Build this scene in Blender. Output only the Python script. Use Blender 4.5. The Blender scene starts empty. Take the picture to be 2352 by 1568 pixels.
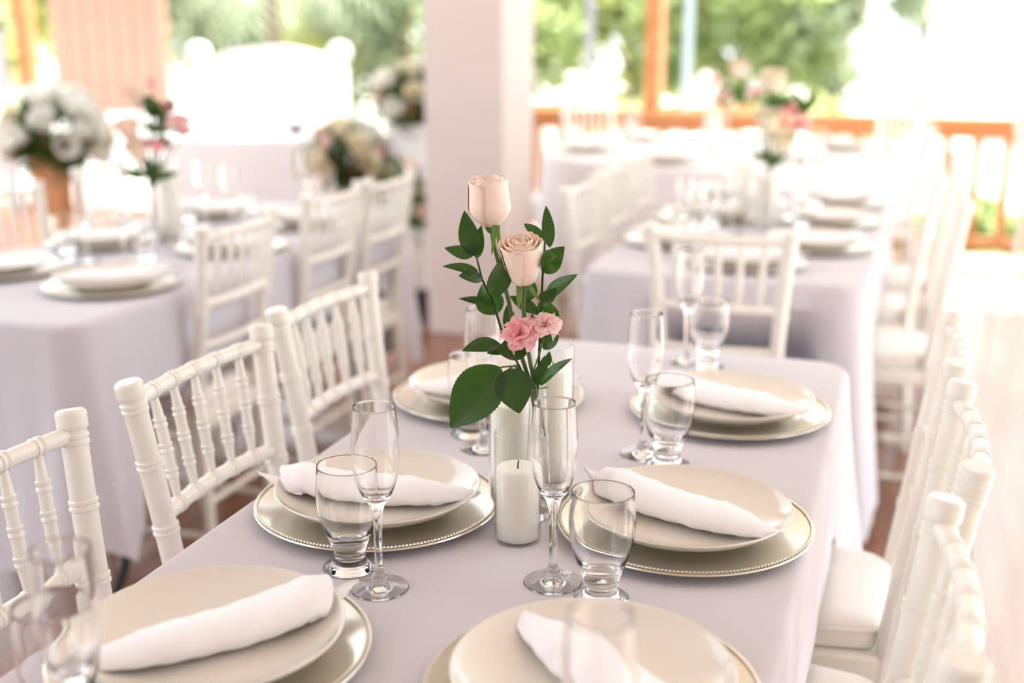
import bpy, math, random
from mathutils import Vector, Matrix

# ------------------------------------------------------------------ camera, world, sun, exposure
scene = bpy.context.scene
C = scene.collection
PI = math.pi
random.seed(7)

cam_d = bpy.data.cameras.new('camera')
cam_d.sensor_width = 36.0
cam_d.lens = 2750.0 / 2352.0 * 36.0
cam_d.clip_start = 0.05
cam_d.clip_end = 200
cam_d.dof.use_dof = True
cam_d.dof.focus_distance = 1.47
cam_d.dof.aperture_fstop = 2.0
cam = bpy.data.objects.new('camera', cam_d)
C.objects.link(cam)
cam.location = (0, 0, 1.39)
cam.rotation_euler = (math.radians(90 - 14.789), 0, math.radians(18.703))
scene.camera = cam

world = bpy.data.worlds.new('sky')
scene.world = world
world.use_nodes = True
bg = world.node_tree.nodes['Background']
bg.inputs['Color'].default_value = (0.90, 0.95, 1.0, 1)
bg.inputs['Strength'].default_value = 4.2

sun_d = bpy.data.lights.new('sun', 'SUN')
sun_d.energy = 25.0
sun_d.angle = math.radians(1.5)
sun_d.color = (1.0, 0.95, 0.86)
sun = bpy.data.objects.new('sun', sun_d)
C.objects.link(sun)
# sun stands behind the far railing, high and to the right
d = Vector((-0.40, -0.60, -0.95)).normalized()
sun.rotation_euler = d.to_track_quat('-Z', 'Y').to_euler()
sun.location = (10, 14, 18)

scene.view_settings.view_transform = 'Standard'
scene.view_settings.look = 'None'
scene.view_settings.gamma = 1.0
scene.view_settings.exposure = -0.70
scene.view_settings.use_curve_mapping = False
scene.cycles.max_bounces = 14
scene.cycles.transmission_bounces = 12
scene.cycles.transparent_max_bounces = 12
scene.cycles.diffuse_bounces = 5
scene.cycles.glossy_bounces = 6
scene.cycles.sample_clamp_indirect = 6.0
scene.cycles.use_denoising = True

# ------------------------------------------------------------------ materials
M = {}
def nodes_of(name):
    m = bpy.data.materials.new(name)
    m.use_nodes = True
    nt = m.node_tree
    return m, nt, nt.nodes['Principled BSDF']

def mat(name, col, rough=0.5, metal=0.0, spec=0.5, coat=0.0, var=0.0, vscale=8.0, bump=0.0, bscale=60.0,
        trans=0.0, ior=1.45, sss=0.0, sheen=0.0, col2=None, stretch=None):
    m, nt, b = nodes_of(name)
    b.inputs['Base Color'].default_value = (*col, 1)
    b.inputs['Roughness'].default_value = rough
    b.inputs['Metallic'].default_value = metal
    b.inputs['Specular IOR Level'].default_value = spec
    b.inputs['Coat Weight'].default_value = coat
    b.inputs['Coat Roughness'].default_value = 0.12
    b.inputs['IOR'].default_value = ior
    b.inputs['Transmission Weight'].default_value = trans
    b.inputs['Sheen Weight'].default_value = sheen
    if sss:
        b.inputs['Subsurface Weight'].default_value = sss
        b.inputs['Subsurface Radius'].default_value = (0.05, 0.04, 0.03)
        b.inputs['Subsurface Scale'].default_value = 0.5
    tc = nt.nodes.new('ShaderNodeTexCoord')
    src = tc.outputs['Object']
    if stretch:
        mp = nt.nodes.new('ShaderNodeMapping')
        mp.inputs['Scale'].default_value = stretch
        nt.links.new(src, mp.inputs['Vector'])
        src = mp.outputs['Vector']
    if var or col2:
        n = nt.nodes.new('ShaderNodeTexNoise')
        n.inputs['Scale'].default_value = vscale
        n.inputs['Detail'].default_value = 4
        nt.links.new(src, n.inputs['Vector'])
        r = nt.nodes.new('ShaderNodeValToRGB')
        c2 = col2 if col2 else tuple(max(0, c * (1 - var)) for c in col)
        r.color_ramp.elements[0].position = 0.35
        r.color_ramp.elements[1].position = 0.68
        r.color_ramp.elements[0].color = (*c2, 1)
        r.color_ramp.elements[1].color = (*col, 1)
        nt.links.new(n.outputs['Fac'], r.inputs['Fac'])
        nt.links.new(r.outputs['Color'], b.inputs['Base Color'])
    if bump:
        n2 = nt.nodes.new('ShaderNodeTexNoise')
        n2.inputs['Scale'].default_value = bscale
        n2.inputs['Detail'].default_value = 3
        nt.links.new(src, n2.inputs['Vector'])
        bp = nt.nodes.new('ShaderNodeBump')
        bp.inputs['Strength'].default_value = bump
        bp.inputs['Distance'].default_value = 0.01
        nt.links.new(n2.outputs['Fac'], bp.inputs['Height'])
        nt.links.new(bp.outputs['Normal'], b.inputs['Normal'])
    M[name] = m
    return m

def leafmat(name, col, trans_col, rough=0.35, var=0.35, vscale=30, fac=0.35, col2=None):
    m, nt, b = nodes_of(name)
    b.inputs['Roughness'].default_value = rough
    tc = nt.nodes.new('ShaderNodeTexCoord')
    n = nt.nodes.new('ShaderNodeTexNoise')
    n.inputs['Scale'].default_value = vscale
    nt.links.new(tc.outputs['Object'], n.inputs['Vector'])
    r = nt.nodes.new('ShaderNodeValToRGB')
    r.color_ramp.elements[0].position = 0.3
    r.color_ramp.elements[1].position = 0.7
    r.color_ramp.elements[0].color = (*(col2 if col2 else [c * (1 - var) for c in col]), 1)
    r.color_ramp.elements[1].color = (*col, 1)
    nt.links.new(n.outputs['Fac'], r.inputs['Fac'])
    nt.links.new(r.outputs['Color'], b.inputs['Base Color'])
    t = nt.nodes.new('ShaderNodeBsdfTranslucent')
    t.inputs['Color'].default_value = (*trans_col, 1)
    mx = nt.nodes.new('ShaderNodeMixShader')
    mx.inputs['Fac'].default_value = fac
    out = nt.nodes['Material Output']
    nt.links.new(b.outputs['BSDF'], mx.inputs[1])
    nt.links.new(t.outputs['BSDF'], mx.inputs[2])
    nt.links.new(mx.outputs['Shader'], out.inputs['Surface'])
    M[name] = m
    return m

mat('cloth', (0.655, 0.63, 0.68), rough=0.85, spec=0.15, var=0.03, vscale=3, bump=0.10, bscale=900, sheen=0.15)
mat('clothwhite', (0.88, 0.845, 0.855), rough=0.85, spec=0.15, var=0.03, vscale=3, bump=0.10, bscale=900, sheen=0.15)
mat('napkin', (0.93, 0.92, 0.95), rough=0.85, spec=0.15, bump=0.12, bscale=700, sheen=0.15)
mat('ivory', (0.88, 0.85, 0.78), rough=0.33, spec=0.5, coat=0.35, var=0.04, vscale=14, bump=0.06, bscale=220)
mat('cushion', (0.87, 0.83, 0.80), rough=0.8, spec=0.2, bump=0.1, bscale=500)
mat('charger', (0.82, 0.785, 0.70), rough=0.22, metal=0.82, var=0.05, vscale=10)
mat('bead', (0.86, 0.81, 0.72), rough=0.16, metal=0.95)
mat('china', (0.80, 0.755, 0.675), rough=0.10, spec=0.5, coat=0.6, var=0.02, vscale=6)
mat('glass', (1, 1, 1), rough=0.0, trans=1.0, ior=1.47)
mat('wax', (0.95, 0.905, 0.85), rough=0.5, sss=0.8)
mat('wick', (0.05, 0.04, 0.035), rough=0.9)
mat('column', (0.72, 0.635, 0.60), rough=0.75, spec=0.2, var=0.03, vscale=3, bump=0.05, bscale=90)
mat('ceiling', (0.78, 0.75, 0.72), rough=0.9)
mat('wallpaint', (0.80, 0.77, 0.75), rough=0.9)
mat('floorwood', (0.27, 0.100, 0.045), rough=0.22, coat=0.35, col2=(0.16, 0.055, 0.024), vscale=3.0, bump=0.05, bscale=20, stretch=(9, 0.7, 1))
mat('floorwood_sunlit', (0.62, 0.52, 0.47), rough=0.3, coat=0.3, col2=(0.54, 0.44, 0.39), vscale=3.0, bump=0.05, bscale=20, stretch=(9, 0.7, 1))  # strong sunlight on the right floor is put into this paler wood colour
mat('railwood', (0.60, 0.275, 0.105), rough=0.45, col2=(0.46, 0.195, 0.070), vscale=5, stretch=(1, 1, 6), bump=0.05, bscale=60)
mat('railwoodh', (0.60, 0.275, 0.105), rough=0.45, col2=(0.46, 0.195, 0.070), vscale=5, stretch=(0.6, 6, 6), bump=0.05, bscale=60)
mat('paving', (0.72, 0.67, 0.62), rough=0.9, var=0.12, vscale=1.5)
mat('gravel', (0.62, 0.58, 0.52), rough=0.95, var=0.1, vscale=5)
mat('whitepaint', (0.88, 0.87, 0.86), rough=0.5)
mat('louver', (0.62, 0.62, 0.66), rough=0.5)
mat('terracotta', (0.55, 0.21, 0.09), rough=0.8, var=0.15, vscale=12)
mat('blackplastic', (0.018, 0.018, 0.02), rough=0.4)
mat('greymetal', (0.33, 0.34, 0.38), rough=0.45, metal=0.3)
mat('bluemetal', (0.50, 0.58, 0.66), rough=0.45, metal=0.2)
mat('peachboard', (0.50, 0.29, 0.22), rough=0.8, var=0.12, vscale=3)
mat('rooftile', (0.40, 0.17, 0.10), rough=0.8, var=0.2, vscale=6)
mat('bark', (0.20, 0.15, 0.11), rough=0.9, var=0.3, vscale=10)
mat('upholstery', (0.88, 0.87, 0.85), rough=0.7, spec=0.3)
mat('darkware', (0.16, 0.15, 0.16), rough=0.4)
leafmat('ruscus', (0.014, 0.047, 0.006), (0.09, 0.26, 0.015), rough=0.25, fac=0.18)
leafmat('roseleaf', (0.017, 0.058, 0.007), (0.09, 0.26, 0.015), rough=0.32, vscale=60, fac=0.18)
leafmat('sepal', (0.15, 0.27, 0.06), (0.25, 0.40, 0.06), fac=0.3)
leafmat('stem', (0.10, 0.16, 0.03), (0.15, 0.25, 0.03), fac=0.1)
leafmat('greens', (0.060, 0.13, 0.035), (0.12, 0.28, 0.03), fac=0.25)
leafmat('tree_a', (0.33, 0.43, 0.2), (0.64, 0.74, 0.34), rough=0.6, var=0.35, vscale=1.2, fac=0.45)
leafmat('tree_b', (0.41, 0.46, 0.19), (0.72, 0.76, 0.32), rough=0.6, var=0.35, vscale=1.2, fac=0.5)
leafmat('tree_c', (0.33, 0.4, 0.28), (0.56, 0.66, 0.42), rough=0.6, var=0.35, vscale=1.2, fac=0.4)
leafmat('lawn', (.17,.27,.08), (.3,.4,.1), rough=0.8, vscale=3, fac=0.1)
leafmat('rose_blush', (0.97, 0.815, 0.68), (0.97, 0.80, 0.66), rough=0.6, var=0.0, vscale=45, fac=0.06, col2=(0.97, 0.73, 0.62))
leafmat('rose_cream', (0.93, 0.86, 0.68), (0.95, 0.85, 0.60), rough=0.6, var=0.05, vscale=45, fac=0.15)
leafmat('rose_white', (0.95, 0.94, 0.88), (0.95, 0.94, 0.85), rough=0.6, var=0.03, vscale=45, fac=0.15)
leafmat('carnation_pink', (0.95, 0.56, 0.58), (0.97, 0.55, 0.55), rough=0.6, vscale=90, fac=0.2, col2=(0.92, 0.42, 0.46))
leafmat('carnation_pale', (0.96, 0.74, 0.73), (0.97, 0.72, 0.68), rough=0.6, vscale=90, fac=0.2, col2=(0.94, 0.60, 0.61))

def thin_glass(name):
    m, nt, b = nodes_of(name)
    nt.nodes.remove(b)
    lw = nt.nodes.new('ShaderNodeLayerWeight'); lw.inputs['Blend'].default_value = 0.5
    pw = nt.nodes.new('ShaderNodeMath'); pw.operation = 'POWER'; pw.inputs[1].default_value = 3.2
    fr = nt.nodes.new('ShaderNodeMath'); fr.operation = 'MULTIPLY_ADD'; fr.inputs[1].default_value = 0.85; fr.inputs[2].default_value = 0.035
    nt.links.new(lw.outputs['Facing'], pw.inputs[0]); nt.links.new(pw.outputs[0], fr.inputs[0])
    tr = nt.nodes.new('ShaderNodeBsdfTransparent'); tr.inputs['Color'].default_value = (0.985, 0.99, 0.985, 1)
    gl = nt.nodes.new('ShaderNodeBsdfGlossy'); gl.inputs['Roughness'].default_value = 0.0
    mx = nt.nodes.new('ShaderNodeMixShader')
    nt.links.new(fr.outputs[0], mx.inputs['Fac'])
    nt.links.new(tr.outputs['BSDF'], mx.inputs[1])
    nt.links.new(gl.outputs['BSDF'], mx.inputs[2])
    nt.links.new(mx.outputs['Shader'], nt.nodes['Material Output'].inputs['Surface'])
    M[name] = m
thin_glass('thinglass')

# ------------------------------------------------------------------ mesh helpers
def smooth_profile(prof, sub=3, corner=33):
    P_ = [Vector((a, b)) for a, b in prof]
    n = len(P_)
    isc = [True]*n
    for i in range(1, n-1):
        a = (P_[i]-P_[i-1]); b = (P_[i+1]-P_[i])
        isc[i] = math.degrees(a.angle(b)) > corner if a.length > 1e-9 and b.length > 1e-9 else True
    out = []
    for i in range(n-1):
        p1, p2 = P_[i], P_[i+1]
        p0 = P_[i-1] if (i > 0 and not isc[i]) else p1*2-p2
        p3 = P_[i+2] if (i+2 < n and not isc[i+1]) else p2*2-p1
        L = (p2-p1).length
        ts = [k/sub for k in range(sub)]
        if isc[i] and L > 0.002: ts.append(min(0.15, 0.0006/L))
        if isc[i+1] and L > 0.002: ts.append(1-min(0.15, 0.0006/L))
        for t in sorted(set(ts)):
            q = 0.5*((p1*2) + (p2-p0)*t + (p0*2-p1*5+p2*4-p3)*t*t + (p1*3-p0-p2*3+p3)*t**3)
            out.append((max(q.x, 0.0), q.y))
    out.append((P_[-1].x, P_[-1].y))
    return out

class MB:
    def __init__(self):
        self.v = []; self.f = []
    def add(self, vs, fs):
        o = len(self.v)
        self.v.extend([tuple(p) for p in vs])
        self.f.extend([tuple(i + o for i in f) for f in fs])
        return self
    def box(self, x0, x1, y0, y1, z0, z1):
        vs = [(x0,y0,z0),(x1,y0,z0),(x1,y1,z0),(x0,y1,z0),(x0,y0,z1),(x1,y0,z1),(x1,y1,z1),(x0,y1,z1)]
        return self.add(vs, [(3,2,1,0),(4,5,6,7),(0,1,5,4),(1,2,6,5),(2,3,7,6),(3,0,4,7)])
    def lathe(self, prof, seg=32, at=(0,0,0)):
        vs = []; rings = []
        for r, z in prof:
            if r < 1e-6:
                rings.append([len(vs)]); vs.append((at[0], at[1], at[2]+z))
            else:
                rings.append(list(range(len(vs), len(vs)+seg)))
                for i in range(seg):
                    a = 2*PI*i/seg
                    vs.append((at[0]+r*math.cos(a), at[1]+r*math.sin(a), at[2]+z))
        fs = []
        for a, b in zip(rings, rings[1:]):
            if len(a) == 1 and len(b) == 1: continue
            for i in range(seg):
                j = (i+1) % seg
                if len(a) == 1: fs.append((a[0], b[j], b[i]))
                elif len(b) == 1: fs.append((a[i], a[j], b[0]))
                else: fs.append((a[i], a[j], b[j], b[i]))
        return self.add(vs, fs)
    def slathe(self, prof, seg=32, at=(0,0,0), sub=3, corner=33):
        return self.lathe(smooth_profile(prof, sub, corner), seg, at)
    def tube(self, pts, rad, seg=10, caps=True):
        pts = [Vector(p) for p in pts]
        n = len(pts)
        rad = [rad]*n if isinstance(rad, (int, float)) else rad
        vs = []
        t0 = (pts[1]-pts[0]).normalized()
        ref = Vector((0,0,1)) if abs(t0.z) < 0.9 else Vector((1,0,0))
        x = t0.cross(ref).normalized()
        for i in range(n):
            t = (pts[min(i+1,n-1)]-pts[max(i-1,0)])
            t = t.normalized() if t.length > 1e-9 else t0
            x = (x - t*x.dot(t)).normalized()
            y = t.cross(x)
            for k in range(seg):
                a = 2*PI*k/seg
                vs.append(pts[i] + (x*math.cos(a)+y*math.sin(a))*rad[i])
        fs = []
        for i in range(n-1):
            for k in range(seg):
                j = (k+1) % seg
                fs.append((i*seg+k, i*seg+j, (i+1)*seg+j, (i+1)*seg+k))
        if caps:
            fs.append(tuple(range(seg-1, -1, -1)))
            fs.append(tuple((n-1)*seg+k for k in range(seg)))
        return self.add(vs, fs)
    def grid(self, fn, nu, nv):
        vs = [fn(i/nu, j/nv) for i in range(nu+1) for j in range(nv+1)]
        fs = [(i*(nv+1)+j, (i+1)*(nv+1)+j, (i+1)*(nv+1)+j+1, i*(nv+1)+j+1) for i in range(nu) for j in range(nv)]
        return self.add(vs, fs)
    def mesh(self, name, m=None, smooth=True):
        me = bpy.data.meshes.new(name)
        me.from_pydata(self.v, [], self.f)
        me.validate()
        if smooth:
            me.polygons.foreach_set('use_smooth', [True]*len(me.polygons))
            try: me.set_sharp_from_angle(angle=math.radians(42))
            except Exception: pass
        if m: me.materials.append(M[m])
        me.update()
        return me

def link(name, me, parent=None, loc=(0,0,0), rot=(0,0,0), label=None, cat=None, group=None, kind=None):
    o = bpy.data.objects.new(name, me)
    C.objects.link(o)
    o.location = loc
    o.rotation_euler = rot
    if parent is not None: o.parent = parent
    return tag(o, label, cat, group, kind)
def tag(o, label=None, cat=None, group=None, kind=None):
    if label: o['label'] = label
    if cat: o['category'] = cat
    if group: o['group'] = group
    if kind: o['kind'] = kind
    return o
def empty(name, loc, rz=0, label=None, cat=None, group=None):
    o = link(name, None, None, loc, (0,0,rz), label, cat, group)
    o.empty_display_size = 0.05
    return o
def boxm(name, m, *a):
    return MB().box(*a).mesh(name, m, smooth=False)
def bevel(o, w=0.004, seg=2):
    md = o.modifiers.new('bevel', 'BEVEL'); md.width = w; md.segments = seg; md.limit_method = 'ANGLE'
    return o

# ------------------------------------------------------------------ the building
link('floor', boxm('floor', 'floorwood', -9.0, 0.22, -4.5, 7.95, -0.15, 0.0), kind='structure')
link('floor', boxm('floor_sunlit', 'floorwood_sunlit', 0.22, 2.4, -4.5, 7.95, -0.15, 0.0), kind='structure')  # right strip of the floor, its sunlit brightness painted in
link('ceiling', boxm('ceiling', 'ceiling', -3.0, 2.0, -4.6, 6.4, 2.95, 3.1), kind='structure')
link('ceiling', boxm('ceiling_far', 'ceiling', -2.6, 2.0, 6.4, 8.15, 2.95, 3.1), kind='structure')
link('added_wall_back', boxm('added_wall_back', 'wallpaint', -3.0, 2.0, -4.6, -4.45, 0.0, 2.95), kind='structure')  # unseen wall added behind the camera for a backlit look
link('added_wall_right', boxm('added_wall_right', 'wallpaint', 1.9, 2.0, -4.6, 1.2, 0.0, 2.95), kind='structure')  # unseen wall added to cut side light on the near right chairs
g = link('ground', boxm('ground', 'paving', -40, 40, 7.95, 70, -0.55, -0.25), kind='structure')
link('ground', boxm('ground_left', 'paving', -40, -9.0, -12, 7.95, -0.55, -0.25), kind='structure')
link('ground', boxm('ground_right', 'paving', 2.4, 40, -12, 7.95, -0.55, -0.25), kind='structure')

# square white column
col = empty('column', (-1.925, 5.235, 0), 0, 'square off-white column standing behind the bouquet of the front table', 'column')
cb = MB().box(-0.185, 0.185, -0.222, 0.222, 0, 2.95)
bevel(link('shaft', cb.mesh('shaft', 'column', False), col), 0.008)
# wooden posts
def wood_post(x, y, w, dd, label):
    t = empty('wooden_post', (x, y, 0), 0, label, 'post', 'wooden roof posts')
    bevel(link('shaft', boxm('post_shaft', 'railwood', -w/2, w/2, -dd/2, dd/2, 0, 2.95), t), 0.006)
    bevel(link('base_block', boxm('post_base', 'railwood', -w/2-.02, w/2+.02, -dd/2-.02, dd/2+.02, 0, 0.12), t), 0.006)
wood_post(-1.675, 7.82, 0.10, 0.16, 'orange-brown wooden post rising from the railing right of the white column')
wood_post(-6.52, 7.72, 0.10, 0.12, 'orange-brown wooden post at the far left beside the grey louvres')

# railing with balusters
rail = empty('railing', (0, 7.72, 0), 0, 'orange-brown wooden balustrade along the far edge of the deck', 'railing')
bevel(link('top_rail', boxm('top_rail', 'railwoodh', -2.60, 2.3, -0.075, 0.075, 0.815, 0.86), rail), 0.006)
bevel(link('apron_rail', boxm('apron_rail', 'railwoodh', -2.60, 2.3, -0.02, 0.02, 0.735, 0.815), rail), 0.004)
bevel(link('bottom_rail', boxm('bottom_rail', 'railwoodh', -2.60, 2.3, -0.03, 0.03, 0.075, 0.145), rail), 0.004)
bal = boxm('baluster', 'railwood', -0.027, 0.027, -0.018, 0.018, 0.14, 0.74)
x = 0.493
while x > -2.58: x -= 0.172
while x < 2.28:
    if abs(x + 1.675) > 0.08: link('baluster', bal, rail, (x, 0, 0))
    x += 0.172
for x in (-2.55, 2.25):
    link('newel_post', boxm('newel', 'railwood', -0.045, 0.045, -0.045, 0.045, 0, 0.86), rail, (x, 0, 0))

# louvred shutter at far left
lv = empty('louvred_screen', (-6.95, 7.6, 0), 0, 'grey louvred shutter at the left edge of the picture', 'shutter')
link('frame', MB().box(-0.36, -0.30, -0.03, 0.03, 0, 1.42).box(0.25, 0.31, -0.03, 0.03, 0, 1.42).box(-0.36, 0.31, -0.03, 0.03, 1.36, 1.42).mesh('frame', 'louver', False), lv)
sl = MB().box(-0.30, 0.25, -0.006, 0.006, -0.026, 0.026).mesh('slat', 'louver', False)
for i in range(22):
    link('slat', sl, lv, (0, 0, 0.10 + i*0.057), (math.radians(38), 0, 0))

# ------------------------------------------------------------------ tables and cloths
def rounded_rect(x0, x1, y0, y1, r, n=8, side=26):
    """points with outward normal, side weights (right,far,left,near) and corner weight"""
    out = []
    def edge(ax, ay, bx, by, nx, ny, w, k):
        for i in range(k):
            t = i/k
            L = math.hypot(bx-ax, by-ay)
            dc = min(t, 1-t)*L
            cw = max(0.0, 1-dc/0.16)
            out.append((ax+(bx-ax)*t, ay+(by-ay)*t, nx, ny, w, w, 0.0, cw*0.5))
    def arc(cx, cy, a0, wa, wb):
        for i in range(n):
            t = i/n
            a = a0 + t*PI/2
            out.append((cx+r*math.cos(a), cy+r*math.sin(a), math.cos(a), math.sin(a), wa, wb, t, 0.5+0.5*math.sin(PI*t)))
    L1 = max(8, int(side*(y1-y0)/0.8)); L2 = max(8, int(side*(x1-x0)/0.8))
    edge(x1, y0+r, x1, y1-r, 1, 0, 0, L1); arc(x1-r, y1-r, 0, 0, 1)
    edge(x1-r, y1, x0+r, y1, 0, 1, 1, L2); arc(x0+r, y1-r, PI/2, 1, 2)
    edge(x0, y1-r, x0, y0+r, -1, 0, 2, L1); arc(x0+r, y0+r, PI, 2, 3)
    edge(x0+r, y0, x1-r, y0, 0, -1, 3, L2); arc(x1-r, y0+r, 3*PI/2, 3, 0)
    return out

def cloth_mesh(name, per, ztop, drops, seed, corner_extra=0.14, foldamp=0.022, flare=0.05, push=(), m_='cloth', use_tail=True):
    rnd = random.Random(seed)
    ph = [rnd.uniform(0, 6.28) for _ in range(4)]
    mb = MB()
    n = len(per)
    cx = sum(p[0] for p in per)/n; cy = sum(p[1] for p in per)/n
    s = 0; S = []
    for i in range(n):
        S.append(s)
        q = per[(i+1) % n]; s += math.hypot(q[0]-per[i][0], q[1]-per[i][1])
    # towards a corner the cloth hangs as long as on the longer of the two sides
    tail = [0.0]*n; dn = {}
    arcs = [i for i in range(n) if per[i][4] != per[i][5]] if use_tail else []
    for i in range(n):
        if not use_tail: continue
        if per[i][4] != per[i][5]: tail[i] = 1.0; continue
        best = 9; bi = None
        for k in arcs:
            dd = math.hypot(per[i][0]-per[k][0], per[i][1]-per[k][1])
            if dd < best: best, bi = dd, k
        if bi is not None:
            w_ = max(0.0, min(1.0, 1-(best-0.02)/0.17)); tail[i] = w_*w_*(3-2*w_)
            dn[i] = max(drops[per[bi][4]], drops[per[bi][5]])
    levels = []
    # flat top rings
    for k in (0.0, 0.5, 0.9):
        levels.append([(cx+(p[0]-cx)*max(k, 1e-4), cy+(p[1]-cy)*max(k, 1e-4), ztop) for p in per])
    rb = 0.016
    for a in (0.0, 0.3, 0.6, 0.85, 1.0):
        an = a*PI/2
        levels.append([(p[0]-p[2]*rb*(1-math.sin(an)), p[1]-p[3]*rb*(1-math.sin(an)), ztop-rb*(1-math.cos(an))) for p in per])
    m = 12
    for j in range(1, m+1):
        t = j/m
        ring = []
        for i, p in enumerate(per):
            x, y, nx, ny, wa, wb, tt, cw = p
            e = tt*tt*(3-2*tt)
            D = drops[wa]*(1-e)+drops[wb]*e if wa != wb else drops[wa]
            big = max(drops[wa], drops[wb], dn.get(i, 0.0))
            D = D + (big-D)*tail[i]
            D = D + corner_extra*cw*cw
            f = (math.sin(S[i]*19+ph[0]) + 0.7*math.sin(S[i]*31+ph[1]) + 0.4*math.sin(S[i]*53+ph[2]))/2.1
            hgt = t**1.15
            off = hgt*(0.012 + foldamp*min(1, D/0.4)*(f+0.6) + flare*cw) * max(0.12, min(1.0, (D-0.22)/0.3))
            for sd, lo, hi, dp in push:          # a chair seat pushes the cloth in
                if wa == sd and wb == sd:
                    k_ = min(x-lo, hi-x)/0.10+0.5
                    k_ = max(0.0, min(1.0, k_)); k_ = k_*k_*(3-2*k_)
                    off = off*(1-k_) - dp*k_*min(1.0, max(0.0, t-0.12)/0.26)**0.9
            # corner folds: fabric gathers to a cone with creases
            off += hgt*0.02*cw*math.sin(S[i]*70+ph[3])
            ring.append((x+nx*off, y+ny*off, ztop-rb-(D-rb)*t + 0.004*math.sin(S[i]*40)*t))
        levels.append(ring)
    vs = [v for lv_ in levels for v in lv_]
    fs = [tuple(range(n))]
    for l in range(len(levels)-1):
        for i in range(n):
            j = (i+1) % n
            fs.append((l*n+i, (l+1)*n+i, (l+1)*n+j, l*n+j))
    mb.add(vs, fs)
    return mb.mesh(name, m_)

leg_mb = MB().tube([(-0.02, 0, 0.72), (-0.01, 0, 0.45), (0.0, 0, 0.22), (0.05, 0, 0.08), (0.10, 0, 0.012)], 0.0125, 10)
leg_me = leg_mb.mesh('table_leg', 'blackplastic')
brace_me = MB().tube([(0, -0.26, 0.45), (0, 0.26, 0.45)], 0.009, 8).mesh('brace', 'blackplastic')
def rect_table(x0, x1, y0, y1, label_t, label_c, drops, seed, ce, push=()):
    cx, cy = (x0+x1)/2, (y0+y1)/2
    t = empty('banquet_table', (cx, cy, 0), 0, label_t, 'table', 'long banquet tables')
    hx, hy = (x1-x0)/2-0.006, (y1-y0)/2-0.006
    o = [(a[0], a[1]) for a in rounded_rect(-hx, hx, -hy, hy, 0.075)]; no = len(o)
    link('tabletop', MB().add([(a, b, 0.715) for a, b in o]+[(a, b, 0.756) for a, b in o], [tuple(range(no-1, -1, -1)), tuple(range(no, 2*no))]+[(i, (i+1) % no, no+(i+1) % no, no+i) for i in range(no)]).mesh('tabletop', 'whitepaint'), t)
    for sx in (-1, 1):
        for sy in (-1, 1):
            link('leg', leg_me, t, (sx*(hx-0.10), sy*(hy-0.28), 0), (0, 0, PI/2 if sy > 0 else -PI/2))
    for sy in (-1, 1):
        link('brace', brace_me, t, (0, sy*(hy-0.28), 0), (0, 0, PI/2))
    per = rounded_rect(x0, x1, y0, y1, 0.075)
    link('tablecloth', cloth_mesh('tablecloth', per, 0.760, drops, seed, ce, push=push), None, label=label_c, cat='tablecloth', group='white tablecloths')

# drops: right, far, left, near
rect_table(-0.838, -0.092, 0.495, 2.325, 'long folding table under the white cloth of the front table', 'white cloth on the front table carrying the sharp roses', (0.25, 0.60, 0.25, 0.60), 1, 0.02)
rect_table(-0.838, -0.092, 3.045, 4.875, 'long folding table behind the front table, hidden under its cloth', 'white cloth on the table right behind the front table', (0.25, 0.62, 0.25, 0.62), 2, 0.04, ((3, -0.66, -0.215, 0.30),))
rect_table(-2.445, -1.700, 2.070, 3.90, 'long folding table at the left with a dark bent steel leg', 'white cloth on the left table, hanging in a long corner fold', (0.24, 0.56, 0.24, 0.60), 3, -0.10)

# round table beyond
RC = (-1.03, 6.33); RR = 0.90
rt = empty('round_table', (RC[0], RC[1], 0), 0, 'round banquet table by the far railing under a white cloth', 'table')
link('tabletop', MB().lathe([(0, 0.715), (RR-0.01, 0.715), (RR-0.004, 0.735), (RR-0.01, 0.756), (0, 0.756)], 64).mesh('round_top', 'whitepaint'), rt)
for k in range(4):
    a = PI/4 + k*PI/2
    link('leg', leg_me, rt, (0.5*math.cos(a), 0.5*math.sin(a), 0), (0, 0, a))
per = []
for i in range(160):
    a = 2*PI*i/160
    dg = abs((math.degrees(a)-250+180) % 360-180)          # long in front, shorter where chairs are pushed in
    wa_, wb_, tt_ = (0, 0, 0.0) if dg < 62 else ((0, 1, (dg-62)/15) if dg < 77 else (1, 1, 0.0))
    per.append((RC[0]+RR*math.cos(a), RC[1]+RR*math.sin(a), math.cos(a), math.sin(a), wa_, wb_, tt_, 0))
link('tablecloth', cloth_mesh('round_cloth', per, 0.760, (0.66, 0.25), 5, 0.0, 0.03, m_='clothwhite', use_tail=False), None, label='white cloth on the round table by the far railing', cat='tablecloth', group='white tablecloths')

# sweetheart table in front of the white sofa
st = empty('head_table', (-3.66, 6.40, 0), math.radians(14.5), 'small head table in front of the white sofa under a plain cloth', 'table')
link('tabletop', boxm('head_top', 'whitepaint', -0.555, 0.555, -0.275, 0.275, 0.715, 0.756), st)
for sx in (-1, 1):
    for sy in (-1, 1):
        link('leg', leg_me, st, (sx*0.45, sy*0.2, 0), (0, 0, 0 if sx > 0 else PI))
per = rounded_rect(-0.56, 0.56, -0.28, 0.28, 0.04)
hc = link('tablecloth', cloth_mesh('head_cloth', per, 0.760, (0.70,)*4, 9, 0.0, 0.008, 0.02, m_='clothwhite'), None, (-3.66, 6.40, 0), (0, 0, math.radians(14.5)), label='plain white cloth on the small head table before the sofa', cat='tablecloth', group='white tablecloths')

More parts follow.
